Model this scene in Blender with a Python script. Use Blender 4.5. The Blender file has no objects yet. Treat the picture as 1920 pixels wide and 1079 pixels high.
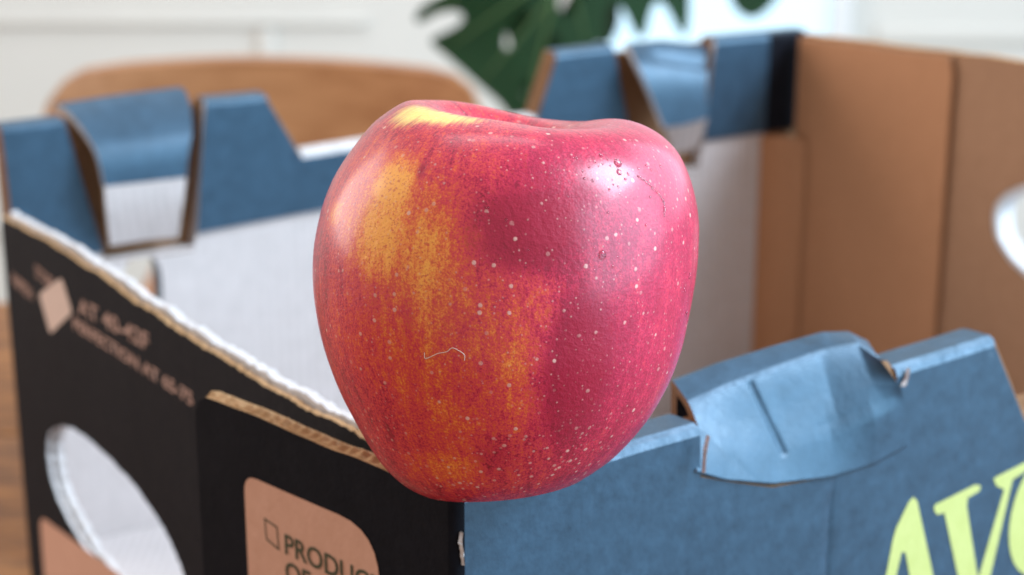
import bpy, bmesh, math, random
import numpy as np
from mathutils import Vector, Matrix, noise

random.seed(7); rng = np.random.default_rng(7)
scene = bpy.context.scene
col = scene.collection

# ------------------------------------------------------------------ camera
FPX = 3700.0; YH = -700.0                      # focal length in px of the 1920 px photo, horizon row
PITCH = math.atan((540 - YH) / FPX)
def ray(x, y):
    a = (x - 960) / FPX; b = -(y - 540) / FPX
    return np.array([a, math.cos(PITCH) + b * math.sin(PITCH), -math.sin(PITCH) + b * math.cos(PITCH)])
H = 0.165                                      # box corner height over the table (world z = 0)
C0 = ray(850, 933) * 0.388                     # camera -> box corner
CAM = np.array([0, 0, H]) - C0
cam = bpy.data.cameras.new('camera'); camo = bpy.data.objects.new('camera', cam); col.objects.link(camo)
camo.location = CAM; camo.rotation_euler = (math.pi / 2 - PITCH, 0, 0)
cam.sensor_width = 36; cam.lens = FPX / 1920 * 36; cam.clip_start = .01; cam.clip_end = 100
cam.shift_y = 0.0
cam.dof.use_dof = True; cam.dof.focus_distance = 0.358; cam.dof.aperture_fstop = 16.5
scene.camera = camo

# ------------------------------------------------------------------ light
w = bpy.data.worlds.new('World'); scene.world = w; w.use_nodes = True
bg = w.node_tree.nodes['Background']; bg.inputs[0].default_value = (1.0, .90, .83, 1); bg.inputs[1].default_value = .47
def area(name, loc, target, sx, sy, power, color):
    l = bpy.data.lights.new(name, 'AREA'); l.shape = 'RECTANGLE'; l.size = sx; l.size_y = sy; l.energy = power; l.color = color
    o = bpy.data.objects.new(name, l); col.objects.link(o); o.location = loc
    o.rotation_euler = (Vector(target) - Vector(loc)).to_track_quat('-Z', 'Y').to_euler(); return o
area('window_light', (1.30, .0, 1.28), (0, .05, .2), .74, .68, 40, (.70, .84, 1.0))
area('side_window_light', (1.65, -.35, .52), (0, .1, .15), 1.9, 1.3, 33, (.44, .76, 1.0))
area('garden_window_light', (1.65, 1.45, .80), (0, .1, .2), 1.6, 1.5, 16, (.58, .82, 1.0))
area('room_light', (-1.6, .85, .70), (0, .1, .12), 1.1, 1.1, 17, (1.0, .90, .84))
area('wall_fill_light', (-.3, 1.2, 2.2), (-.6, 2.5, .4), 1.2, 1.2, 18, (.97, .98, 1.0))  # added fill lamp that brightens the back wall, no source seen
vs = scene.view_settings; vs.view_transform = 'Standard'; vs.look = 'None'; vs.gamma = 1; vs.exposure = 0.32; vs.use_curve_mapping = False
scene.render.engine = 'CYCLES'

# ------------------------------------------------------------------ helpers
def tag(o, label=None, cat=None, group=None, kind=None):
    if label: o['label'] = label
    if cat: o['category'] = cat
    if group: o['group'] = group
    if kind: o['kind'] = kind
    return o
def empty(name, loc=(0, 0, 0)):
    o = bpy.data.objects.new(name, None); o.empty_display_size = .02; col.objects.link(o); o.location = loc; return o
def link(name, me, parent=None, mats=()):
    for m in mats: me.materials.append(m)
    o = bpy.data.objects.new(name, me); col.objects.link(o)
    if parent is not None:
        o.parent = parent; o.matrix_parent_inverse = Matrix.Translation(-parent.location)
    return o
def mesh(name, verts, faces, parent=None, mats=(), mi=None, smooth=False):
    me = bpy.data.meshes.new(name); me.from_pydata([tuple(map(float, v)) for v in verts], [], faces); me.update()
    o = link(name, me, parent, mats)
    if mi is not None: me.polygons.foreach_set('material_index', mi)
    if smooth: me.polygons.foreach_set('use_smooth', [True] * len(me.polygons))
    return o
def bm_obj(name, bm, parent, mats, smooth=False):
    bmesh.ops.recalc_face_normals(bm, faces=bm.faces[:])
    me = bpy.data.meshes.new(name); bm.to_mesh(me); bm.free()
    o = link(name, me, parent, mats)
    if smooth: me.polygons.foreach_set('use_smooth', [True] * len(me.polygons))
    return o
def D(a): a = math.radians(a); return np.array([math.sin(a), math.cos(a)])
class Frame:                                   # a vertical wall plane: s along it, off towards nin, z up (relative to rim)
    def __init__(self, P, d, flip=1):
        self.P = np.array(P, float); self.d = np.array(d, float) / np.linalg.norm(d)
        self.n = np.array([-self.d[1], self.d[0]]) * flip
    def w(self, s, off, z):
        q = self.P + self.d * s + self.n * off; return (q[0], q[1], H + z)
    def px(self, x, y, off=0.0):               # photo pixel -> (s, z) where its ray meets this wall
        r = ray(x, y); P = self.P + self.n * off + C0[:2]; nn = self.n
        t = (P @ nn) / (r[:2] @ nn); q = r * t - C0
        return ((q[:2] - self.P) @ self.d, q[2])

# ------------------------------------------------------------------ materials
class NT:
    def __init__(self, name):
        self.m = bpy.data.materials.new(name); self.m.use_nodes = True; self.t = self.m.node_tree
        self.b = self.t.nodes['Principled BSDF']; self.out = self.t.nodes['Material Output']
    def n(self, kind, **kw):
        nd = self.t.nodes.new(kind)
        for k, v in kw.items(): setattr(nd, k, v)
        return nd
    def l(self, a, b): self.t.links.new(a, b)
    def val(self, sock, v):
        if isinstance(v, (int, float)): sock.default_value = v
        elif isinstance(v, tuple): sock.default_value = v if len(v) == len(sock.default_value) else (*v, 1)
        else: self.l(v, sock)
    def math(self, op, a, b=0.0, c=0.0, clamp=False):
        nd = self.n('ShaderNodeMath', operation=op); nd.use_clamp = clamp
        for i, v in enumerate((a, b, c)): self.val(nd.inputs[i], v)
        return nd.outputs[0]
    def mix(self, f, a, b, mode='MIX'):
        nd = self.n('ShaderNodeMix', data_type='RGBA', blend_type=mode)
        self.val(nd.inputs[0], f); self.val(nd.inputs[6], a); self.val(nd.inputs[7], b); return nd.outputs[2]
    def noise(self, vec, scale, detail=4, rough=.55, dist=0):
        nd = self.n('ShaderNodeTexNoise'); nd.inputs['Scale'].default_value = scale; nd.inputs['Detail'].default_value = detail
        nd.inputs['Roughness'].default_value = rough; nd.inputs['Distortion'].default_value = dist
        if vec is not None: self.l(vec, nd.inputs['Vector'])
        return nd.outputs['Fac']
    def ramp(self, f, stops, interp='LINEAR'):
        nd = self.n('ShaderNodeValToRGB'); e = nd.color_ramp; e.interpolation = interp
        while len(e.elements) < len(stops): e.elements.new(.5)
        for el, (p_, c) in zip(e.elements, stops): el.position = p_; el.color = (*c, 1) if len(c) == 3 else c
        self.l(f, nd.inputs[0]); return nd.outputs[0]
    def step(self, v, lo, hi):
        nd = self.n('ShaderNodeMapRange'); nd.interpolation_type = 'SMOOTHSTEP'
        self.val(nd.inputs[0], v); self.val(nd.inputs[1], lo); self.val(nd.inputs[2], hi); return nd.outputs[0]
    def bump(self, h, strength, dist, prev=None):
        nd = self.n('ShaderNodeBump'); nd.inputs['Strength'].default_value = strength; nd.inputs['Distance'].default_value = dist
        self.l(h, nd.inputs['Height'])
        if prev is not None: self.l(prev, nd.inputs['Normal'])
        self.l(nd.outputs[0], self.b.inputs['Normal']); return nd.outputs[0]
    def obj(self): return self.n('ShaderNodeTexCoord').outputs['Object']
    def set(self, **kw):
        for k, v in kw.items(): self.val(self.b.inputs[k.replace('_', ' ')], v)
        return self
    def vmul(self, v, s):
        nd = self.n('ShaderNodeVectorMath', operation='MULTIPLY'); self.l(v, nd.inputs[0]); nd.inputs[1].default_value = s; return nd.outputs[0]

def paper(name, c1, c2, rough, spec=.4, grain=1.0, wave=0.0, scuff=None, bigbump=.0006, coat=0.0, tint=None):
    t = NT(name); o = t.obj()
    big = t.noise(o, 38, 5, .6); fine = t.noise(o, 900, 3, .6); fib = t.noise(t.vmul(o, (1, 1, .8)), 420, 4, .7)
    mid = t.noise(o, 190, 5, .68)
    f_ = t.math('ADD', t.math('MULTIPLY', big, .35), t.math('MULTIPLY_ADD', mid, 1.5, -.62 + .2))
    f_ = t.math('ADD', f_, t.math('MULTIPLY_ADD', fib, .7, -.3), clamp=True)
    c = t.mix(f_, c1, c2)
    if scuff:
        sc = t.step(t.math('ADD', t.noise(o, 120, 6, .7), t.math('MULTIPLY', t.noise(o, 1400, 2, .5), .25)), .80, .92)
        c = t.mix(t.math('MULTIPLY', sc, .5), c, scuff)
    t.set(Base_Color=c, Roughness=t.math('MULTIPLY_ADD', fib, .25, rough - .12), Specular_IOR_Level=spec)
    if tint: t.set(Specular_Tint=(*tint, 1))
    if coat: t.set(Coat_Weight=coat, Coat_Roughness=.45)
    b = t.bump(t.math('ADD', fib, t.math('MULTIPLY', fine, .4)), .25 * grain, .0006)
    b = t.bump(t.noise(o, 22, 3, .5), .35, bigbump * 4, b)
    if wave:
        wv = t.n('ShaderNodeTexWave'); wv.wave_type = 'BANDS'; wv.bands_direction = 'X'; wv.inputs['Scale'].default_value = wave; wv.inputs['Distortion'].default_value = .6
        t.l(o, wv.inputs['Vector']); t.bump(wv.outputs['Fac'], .3, .0008, b)
    return t.m
M = {}
M['ink'] = paper('slate_ink', (.006, .024, .046), (.030, .074, .124), .46, .9, grain=.7, scuff=(.13, .2, .27), tint=(.60, .82, 1.0), bigbump=.0003)
M['worn'] = paper('worn_fold', (.020, .055, .090), (.20, .30, .40), .6, .5, grain=2.0, tint=(.6, .82, 1.0))
M['black'] = paper('charcoal_ink_and_shade', (.003, .004, .007), (.008, .009, .014), .66, .10, scuff=(.05, .045, .045))  # end-panel ink; also the shade painted under the strap and in the corner
M['white'] = paper('white_liner', (.49, .445, .43), (.60, .545, .53), .7, .3, wave=95)
M['torn'] = paper('torn_white_paper', (.42, .40, .40), (.74, .72, .72), .8, .2, 3)
M['kraft'] = paper('kraft_edge', (.30, .165, .07), (.50, .31, .16), .8, .2, 3)
M['kraft_core'] = paper('kraft_core', (.15, .075, .035), (.25, .135, .07), .85, .2, 3)
M['kraft_in'] = paper('kraft_liner', (.41, .195, .095), (.47, .23, .115), .72, .25)
M['kraft_in2'] = paper('kraft_liner_pale', (.31, .165, .09), (.38, .21, .12), .72, .25)
M['label'] = paper('kraft_label', (.56, .31, .215), (.64, .37, .27), .7, .3)
M['print'] = paper('olive_print', (.05, .055, .03), (.075, .08, .045), .7, .3)
M['tan_print'] = paper('tan_print', (.36, .22, .18), (.46, .30, .25), .7, .3)
M['icon'] = paper('pale_print', (.60, .46, .40), (.70, .55, .48), .7, .3)
M['yellow'] = paper('yellow_print', (.48, .52, .16), (.55, .58, .21), .5, .4)

def wood(name, c1, c2, axis=(1, 12, 12), rough=.45):
    t = NT(name); o = t.obj(); g = t.noise(t.vmul(o, axis), 9, 6, .65, .6)
    t.set(Base_Color=t.mix(t.step(g, .3, .7), c1, c2), Roughness=rough); t.bump(g, .2, .001); return t.m
M['chair'] = wood('chair_wood', (.30, .115, .040), (.42, .185, .075))
M['table'] = wood('table_wood', (.10, .035, .010), (.30, .12, .03), (3, 14, 14), .62)
def plain(name, c, rough=.6, c2=None, scale=6):
    t = NT(name); o = t.obj(); t.set(Base_Color=t.mix(t.noise(o, scale), c, c2 or tuple(x * .92 for x in c)), Roughness=rough); return t.m
M['wall'] = plain('wall_paint', (.72, .695, .645), .6)
M['floor'] = wood('floor_wood', (.52, .46, .40), (.62, .56, .50), (2, 14, 14))
M['frame'] = plain('window_paint', (.8, .8, .8), .4)
t = NT('window_daylight'); t.set(Base_Color=(.5, .6, .7), Emission_Color=(.52, .82, .95), Emission_Strength=.62); M['pane'] = t.m
t = NT('leaf_green'); o = t.obj()
t.set(Base_Color=t.mix(t.noise(o, 14, 4), (.002, .020, .008), (.014, .058, .020)), Roughness=.28, Specular_IOR_Level=.45); M['leaf'] = t.m
M['stem'] = plain('stem_green', (.05, .11, .03), .5)
M['pot'] = plain('terracotta', (.42, .18, .09), .8)

# ================================================================== setting
def quad(name, pts, mat, parent=None): return mesh(name, pts, [tuple(range(len(pts)))], parent, [mat])
FLOOR = -.72; WY = 2.45
def box_mesh(name, x0, x1, y0, y1, z0, z1, mat, parent=None, bev=0.0, seg=2):
    bm = bmesh.new(); bmesh.ops.create_cube(bm, size=1)
    for v in bm.verts: v.co = Vector(((x0 + x1) / 2 + v.co.x * (x1 - x0), (y0 + y1) / 2 + v.co.y * (y1 - y0), (z0 + z1) / 2 + v.co.z * (z1 - z0)))
    if bev: bmesh.ops.bevel(bm, geom=bm.edges[:], offset=bev, segments=seg, affect='EDGES', profile=.6)
    return bm_obj(name, bm, parent, [mat], bev > 0)
tag(box_mesh('floor', -4, 4, -3, WY + .2, FLOOR - .05, FLOOR, M['floor']), kind='structure')
wallF = Frame((0, WY), (1, 0))
wall = tag(box_mesh('back_wall', -4, 4, WY, WY + .1, FLOOR, 2.4, M['wall']), kind='structure')
def on_wall(x, y, off=0.0):
    s, z = wallF.px(x, y, off); return s, z + H
# shallow panel mouldings of the wall
def moulding(x0, x1, y0, y1):
    a = on_wall(x0, y1); b = on_wall(x1, y0)
    box_mesh('panel_moulding', a[0], b[0], WY - .012, WY + .002, a[1], b[1], M['wall'], wall, .004)
moulding(-400, 690, 30, 46); moulding(500, 514, 52, 420); moulding(-400, 494, 420, 436); moulding(1640, 2300, 50, 78)
# bright window in the back wall
a = on_wall(1118, 400); b = on_wall(1575, -420)
win = tag(empty('window', ((a[0] + b[0]) / 2, WY, a[1])), 'bright window with pale blue daylight behind the large green leaf', 'window')
box_mesh('pane', a[0], b[0], WY - .012, WY - .004, a[1], b[1], M['pane'], win)
for q in ((a[0] - .03, a[0], a[1] - .03, b[1] + .03), (b[0], b[0] + .03, a[1] - .03, b[1] + .03), (a[0], b[0], a[1] - .03, a[1]), (a[0], b[0], b[1], b[1] + .03)):
    box_mesh('window_frame', q[0], q[1], WY - .03, WY - .001, q[2], q[3], M['frame'], win, .004)

# table
tab = tag(empty('table', (0, .1, FLOOR)), 'brown wooden table under the cardboard box', 'table')
for i in range(6):
    y0 = -.45 + i * .175
    box_mesh('plank', -.75, .75, y0 + .0008, y0 + .1742, -.03, 0, M['table'], tab, .0015)
for sx in (-.68, .68):
    for sy in (-.38, .53): box_mesh('leg', sx - .03, sx + .03, sy - .03, sy + .03, FLOOR, -.03, M['table'], tab, .004)

# ================================================================== cardboard box
box = tag(empty('cardboard_box', (0, 0, 0.0006)), 'slate blue printed cardboard produce box with yellow lettering and cut-out handles', 'box')
BOT = -H + .001
fF = Frame((0, 0), D(55)); fF.n = np.array([-fF.d[1], fF.d[0]])           # inward normal
dL = D(-30); fL = Frame((0, 0), dL, -1)
fP = Frame((0, 0), D(-46.3), -1)
B0 = np.array([-.1635, .3019]); BR = np.array([.1292, .4681])
fB = Frame(B0, BR - B0, 1)                                               # n points outward (away from camera)
EE = fF.d * .34
fR = Frame(BR, EE - BR, 1)
if fR.n @ np.array([1, 0]) < 0: fR.n = -fR.n                              # outward

def densify(pts, step, jit=0.0, closed=True):
    out = []; n = len(pts)
    for i in range(n if closed else n - 1):
        a = np.array(pts[i], float); b = np.array(pts[(i + 1) % n], float); L = np.linalg.norm(b - a); k = max(1, int(L / step))
        for j in range(k):
            q = a + (b - a) * j / k
            if j or jit: q = q + rng.normal(0, jit, 2)
            out.append(q)
    if not closed: out.append(np.array(pts[-1], float))
    return out
def panel(name, fr, outline, thick, mats, parent, holes=(), off=0.0, bend=None):
    """flat sheet with holes: outer face at off, inner at off+thick; mats = outer, inner, cut edge"""
    bm = bmesh.new(); loops = []
    for lp in [outline, *holes]:
        vs = [bm.verts.new((q[0], 0, q[1])) for q in lp]
        es = [bm.edges.new((vs[i], vs[(i + 1) % len(vs)])) for i in range(len(vs))]; loops.append((vs, es))
    bmesh.ops.triangle_fill(bm, edges=[e for l in loops for e in l[1]], use_beauty=True)
    top = [[v.index for v in f.verts] for f in bm.faces] if False else None
    bm.verts.index_update()
    tris = [tuple(v.index for v in f.verts) for f in bm.faces]; co = [(v.co.x, v.co.z) for v in bm.verts]; bd = [[v.index for v in l[0]] for l in loops]
    bm.free(); n = len(co); bend = bend or (lambda s, z: 0.0)
    V = [fr.w(s, off + bend(s, z), z) for s, z in co] + [fr.w(s, off + thick + bend(s, z), z) for s, z in co]
    F = list(tris) + [tuple(i + n for i in reversed(t_)) for t_ in tris]; mi = [0] * len(tris) + [1] * len(tris)
    for li, lp in enumerate(bd):
        for i in range(len(lp)):
            a_, b_ = lp[i], lp[(i + 1) % len(lp)]; F.append((a_, b_, b_ + n, a_ + n)); mi.append(3 if li and len(mats) > 3 else 2)
    bm = bmesh.new(); vv = [bm.verts.new(v) for v in V]
    for f_, m_ in zip(F, mi):
        try: bm.faces.new([vv[i] for i in f_]).material_index = m_
        except ValueError: pass
    return bm_obj(name, bm, parent, mats)
def ellipse(cs, cz, a, b, n=48, pw=2.4, jit=0.0):
    out = []
    for i in range(n):
        t_ = 2 * math.pi * i / n; c, s = math.cos(t_), math.sin(t_)
        out.append((cs + a * math.copysign(abs(c) ** (2 / pw), c) + rng.normal(0, jit), cz + b * math.copysign(abs(s) ** (2 / pw), s) + rng.normal(0, jit)))
    return out
def loft(name, fr, ss, prof, parent, mats, matf, shear=lambda s: 0.0):
    """prof(s) -> list of (off, z); matf(s_mid, k) -> material index of strip k"""
    V = []; F = []; mi = []; P0 = [prof(s) for s in ss]; k = len(P0[0])
    for s, pr in zip(ss, P0): V += [fr.w(s - shear(s) * min(0, max(z_, -.055)), o_, z_) for o_, z_ in pr]
    for i in range(len(ss) - 1):
        for j in range(k):
            j2 = (j + 1) % k
            F.append((i * k + j, i * k + j2, (i + 1) * k + j2, (i + 1) * k + j)); mi.append(matf((ss[i] + ss[i + 1]) / 2, j))
    F.append(tuple(range(k))[::-1]); mi.append(2); F.append(tuple((len(ss) - 1) * k + j for j in range(k))); mi.append(2)
    bm = bmesh.new(); vv = [bm.verts.new(v) for v in V]
    for f_, m_ in zip(F, mi): bm.faces.new([vv[i] for i in f_]).material_index = m_
    o = bm_obj(name, bm, parent, mats)
    return o
def interp(s, tab_): return float(np.interp(s, [q[0] for q in tab_], [q[1] for q in tab_]))
def wob(s, seed, amp, f=40): return amp * noise.noise(Vector((s * f, seed * 7.3, .5)))

# floor of the box
A_ = dL * .337
mesh('box_floor', [(*(q), z) for z in (.0012, .0045) for q in (fF.w(.003, .006, 0)[:2], fF.w(.336, .006, 0)[:2], fB.w(.334, .0008, 0)[:2], fB.w(.006, .0008, 0)[:2])],
     [(0, 3, 2, 1), (4, 5, 6, 7), (0, 1, 5, 4), (1, 2, 6, 5), (2, 3, 7, 6), (3, 0, 4, 7)], box, [M['white']])

# ---- front long wall (outside seen, blue, folded top)
FTOP = [(0, 0), (.0635, 0), (.0638, 0), (.1222, 0), (.1225, 0), (.1555, .001), (.1685, -.0215), (.235, -.0215), (.248, 0), (.34, 0)]
TW = .0115
def profF(s):
    z = interp(s, FTOP); r = .0022; o_ = wob(s, 1, .0006)
    zz = z + wob(s, 2, .0005)
    gv = .0004 * math.exp(-((s - .1035) / .0012) ** 2)
    lp = float(np.interp(s, [.063, .074, .085, .104, .112, .118, .1222], [-.0112, -.0155, -.0195, -.0216, -.0200, -.0150, -.0075]))
    if .0637 < s < .1223: return [(0, BOT), (gv, -.05), (gv, -.03), (0, lp - .0005), (.0007, lp), (.0016, lp), (.0020, -.045), (.0092, -.045), (.0094, -.003), (TW, -.003), (TW, BOT)]
    return [(0, BOT), (gv, z - .05), (gv, z - .02), (o_, zz - r), (o_ + r * .3, zz - r * .3), (o_ + r, zz), (o_ + TW - r, zz - .0005), (o_ + TW - r * .3, zz - r * .4), (o_ + TW, zz - r), (TW, z - .03), (TW, BOT)]
ssF = sorted(set([q[0] for q in FTOP] + [float(x) for x in np.arange(0.0, .3401, .0015)]))
def matF(s, k):
    if .0636 < s < .1224 and 3 <= k <= 8: return 2
    if .1555 < s < .248 and 3 <= k <= 7: return 2
    if k in (3, 4): return 3
    return 1 if k == 9 else 0
front = loft('front_wall', fF, ssF, profF, box, [M['ink'], M['white'], M['kraft_core'], M['worn']], matF)

# raised locking strap of the front wall
def strap(name, fr, rows, offs, thick, mats, nu=22, groove=None, seed=1, sub=5, linear=0.0, parent=None):
    """rows: list of pixel polylines (left..right) each lying at wall offset offs[i]; lofted smoothly into a bent sheet"""
    R = []
    for row, of in zip(rows, offs):
        of = list(of) if isinstance(of, (list, tuple)) else [of] * len(row)
        pts = [np.array(fr.w(*(lambda q: (q[0], o_, q[1]))(fr.px(x, y, o_)))) for (x, y), o_ in zip(row, of)]
        L = np.r_[0, np.cumsum([np.linalg.norm(pts[i + 1] - pts[i]) for i in range(len(pts) - 1)])]; L /= L[-1]
        u = np.linspace(0, 1, nu); P = np.array(pts)
        R.append(np.stack([np.interp(u, L, P[:, c]) for c in range(3)], 1))
    R = np.array(R); out = []
    n = len(R)
    for i in range(n - 1):                     # catmull-rom along the strap
        p0, p1, p2, p3 = R[max(i - 1, 0)], R[i], R[i + 1], R[min(i + 2, n - 1)]
        for j in range(sub):
            x = j / sub; out.append((1 - linear) * .5 * ((2 * p1) + (-p0 + p2) * x + (2 * p0 - 5 * p1 + 4 * p2 - p3) * x * x + (-p0 + 3 * p1 - 3 * p2 + p3) * x ** 3) + linear * (p1 * (1 - x) + p2 * x))
    out.append(R[-1]); G = np.array(out); nv = len(G)
    du = np.gradient(G, axis=1); dv = np.gradient(G, axis=0); N = np.cross(du, dv); N /= np.linalg.norm(N, axis=2, keepdims=True) + 1e-12
    out_dir = CAM - G.reshape(-1, 3).mean(0)
    if (N[nv // 2, nu // 2] @ out_dir) < 0: N = -N
    for i in range(nv):
        for j in range(nu):
            q = Vector(G[i, j]); G[i, j] += N[i, j] * .00010 * noise.noise(q * 60 + Vector((seed * 5, 0, 0)))
    if groove is not None:
        for gpx in groove:
            a_, b_, dep, wid = gpx
            for i in range(nv):
                for j in range(nu):
                    W_ = G[i, j] - CAM; d_ = W_ @ np.array([0, math.cos(PITCH), -math.sin(PITCH)])
                    X = 960 + FPX * W_[0] / d_; Y = 540 - FPX * (W_ @ np.array([0, math.sin(PITCH), math.cos(PITCH)])) / d_
                    ab = np.array(b_) - a_; t_ = np.clip(((np.array([X, Y]) - a_) @ ab) / (ab @ ab), 0, 1); q = np.array(a_) + ab * t_
                    G[i, j] -= N[i, j] * dep * math.exp(-(((X - q[0]) ** 2 + (Y - q[1]) ** 2)) / wid ** 2)
    V = [tuple(q) for q in G.reshape(-1, 3)] + [tuple(q) for q in (G - N * thick).reshape(-1, 3)]
    K = nv * nu; F = []; mi = []
    for i in range(nv - 1):
        for j in range(nu - 1):
            a_ = i * nu + j; F.append((a_, a_ + 1, a_ + nu + 1, a_ + nu)); mi.append(3 if len(mats) > 3 and abs(i - 3 * sub) < 2 else 0)
            F.append((K + a_, K + a_ + nu, K + a_ + nu + 1, K + a_ + 1)); mi.append(1)
    for i in range(nv - 1):
        for j in (0, nu - 1):
            a_ = i * nu + j; F.append((a_, a_ + nu, K + a_ + nu, K + a_)); mi.append(2)
    for j in range(nu - 1):
        for i in (0, nv - 1):
            a_ = i * nu + j; F.append((a_, a_ + 1, K + a_ + 1, K + a_)); mi.append(2 if fr is fB else 0)
    bm = bmesh.new(); vv = [bm.verts.new(v) for v in V]
    for f_, m_ in zip(F, mi): bm.faces.new([vv[i] for i in f_]).material_index = m_
    bmesh.ops.recalc_face_normals(bm, faces=bm.faces[:])
    for f_ in bm.faces: f_.smooth = f_.material_index != 2
    for e in bm.edges:
        if len(e.link_faces) == 2 and (e.link_faces[0].material_index != e.link_faces[1].material_index) and 3 not in (e.link_faces[0].material_index, e.link_faces[1].material_index): e.smooth = False
    me = bpy.data.meshes.new(name); bm.to_mesh(me); bm.free()
    return link(name, me, parent or back, mats)
rows = [[(1306, 884), (1360, 900), (1450, 908), (1560, 896), (1640, 872), (1700, 838)],
        [(1312, 846), (1380, 850), (1460, 846), (1560, 820), (1640, 785), (1697, 757)],
        [(1312, 808), (1390, 795), (1470, 775), (1560, 748), (1640, 722), (1686, 724)],
        [(1292, 758), (1370, 724), (1440, 698), (1540, 662), (1610, 646), (1650, 674)],
        [(1262, 716), (1340, 684), (1449, 650), (1540, 624), (1590, 622), (1626, 640)],
        [(1258, 716), (1340, 688), (1449, 656), (1540, 631), (1590, 629), (1626, 644)],
        [(1258, 790), (1340, 760), (1449, 730), (1540, 700), (1590, 690), (1626, 690)]]
strap('locking_strap', fF, rows, [-.0006, [.0026, .0026, .0026, .0018, -.0004, -.0007], [.0062, .0062, .0062, .0052, .0022, -.0007], [.0108, .0108, .0108, .0105, .0085, .0030], .0172, .0202, .0207], .0020, [M['ink'], M['black'], M['kraft_core'], M['worn']], 110, [((1408, 720), (1470, 850), .0006, 4.0), ((1310, 800), (1420, 905), .00012, 6), ((1540, 800), (1680, 742), .00008, 8)], 3, 16, .55, front)  # underside painted black for the shade inside the hollow

# ---- back long wall (inside seen)
BTOP = [(.0005, 0), (.0225, 0), (.0228, 0), (.0742, 0), (.0745, 0.0007), (.0985, 0), (.1115, -.0235), (.2125, -.0215), (.2215, .003), (.2485, .003), (.2488, .003), (.2975, .001), (.2978, .001), (.345, 0)]
BAND = [(-.02, -.0505), (.026, -.05), (.117, -.0465), (.288, -.0418), (.345, -.042)]
def profB(s):                                  # off 0 = inner face, + = outwards
    z = interp(s, BTOP); b_ = min(interp(s, BAND), z - .004); r = .002; o_ = wob(s, 5, .0007)
    if .0226 < s < .0744 or .2486 < s < .2977: return [(.0016, BOT), (.0016, -.055), (.0016, -.0545), (.0016, -.054), (.0022, -.0535), (.0060, -.0535), (.0070, -.002), (.0098, -.0015), (.0104, -.003), (.0104, BOT)]
    return [(.0016, BOT), (.0016, b_ - .0005), (o_, b_), (o_, z - r), (o_ + r * .3, z - r * .3), (o_ + r, z), (.0085, z), (.0098, z - r * .4), (.0104, z - r), (.0104, BOT)]
ssB = sorted(set([q[0] for q in BTOP] + [float(x) for x in np.arange(.0005, .3451, .005)]))
def matB(s, k):
    if s > .3235 and 2 <= k <= 4: return 4  # band end painted black for the shadowed gap at the corner
    if s > .3235 and k <= 1: return 2
    if k in (0,): return 1
    if k == 1: return 2
    if 3 <= k <= 6 and (.0985 < s < .2215): return 3 if .1115 < s < .2125 else 2
    if 0 <= k <= 4 and (.0226 < s < .0744 or .2486 < s < .2977): return 1
    if 1 <= k <= 6 and (.0226 < s < .0744 or .2486 < s < .2977): return 2
    return 0
def shearB(s):
    g = lambda c, k, w_=.016: k * math.exp(-((s - c) / w_) ** 2)
    return g(.0227, .22) + g(.0744, -.12) + g(.2487, .24) + g(.2977, -.10)
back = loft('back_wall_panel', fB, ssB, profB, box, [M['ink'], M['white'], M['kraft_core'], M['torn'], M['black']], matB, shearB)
V = []; F = []; nf = 9
for i in range(nf):
    t_ = i / (nf - 1); e0 = np.array(fB.w(.3235, .0010, 0)[:2]); e1 = np.array(fB.w(.334, -.0005, 0)[:2]); e2 = np.array(fR.w(.014, .0002, 0)[:2])
    q = (1 - t_) ** 2 * e0 + 2 * t_ * (1 - t_) * e1 + t_ ** 2 * e2
    V += [(q[0], q[1], .0050), (q[0], q[1], H - .0435)]
for i in range(nf - 1): F.append((2 * i, 2 * i + 2, 2 * i + 3, 2 * i + 1))
mesh('brown_bounce_strip', V, F, box, [M['kraft_in']], smooth=True)  # added strip: brown bounce from the end wall put into a kraft surface
def cut(o, cs, cz, fr, a_, b_, depth=.03):
    ring = ellipse(cs, cz, a_, b_, 24, 3.2); k = len(ring)
    V = [fr.w(s, -depth, z) for s, z in ring] + [fr.w(s, depth, z) for s, z in ring]
    bm = bmesh.new(); vv = [bm.verts.new(v) for v in V]; bm.faces.new(vv[:k][::-1]); bm.faces.new(vv[k:])
    for i in range(k): bm.faces.new((vv[i], vv[(i + 1) % k], vv[k + (i + 1) % k], vv[k + i]))
    bmesh.ops.recalc_face_normals(bm, faces=bm.faces[:]); me = bpy.data.meshes.new('cutter'); bm.to_mesh(me); bm.free()
    me.materials.append(M['kraft'])
    c = bpy.data.objects.new('cutter', me); col.objects.link(c)
    md = o.modifiers.new('b', 'BOOLEAN'); md.operation = 'DIFFERENCE'; md.solver = 'EXACT'; md.object = c
    dg = bpy.context.evaluated_depsgraph_get(); nm = bpy.data.meshes.new_from_object(o.evaluated_get(dg))
    o.modifiers.clear(); o.data = nm; bpy.data.objects.remove(c)
cs, cz = fB.px(270, 545); cut(back, cs, cz, fB, .0075, .012)

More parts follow.
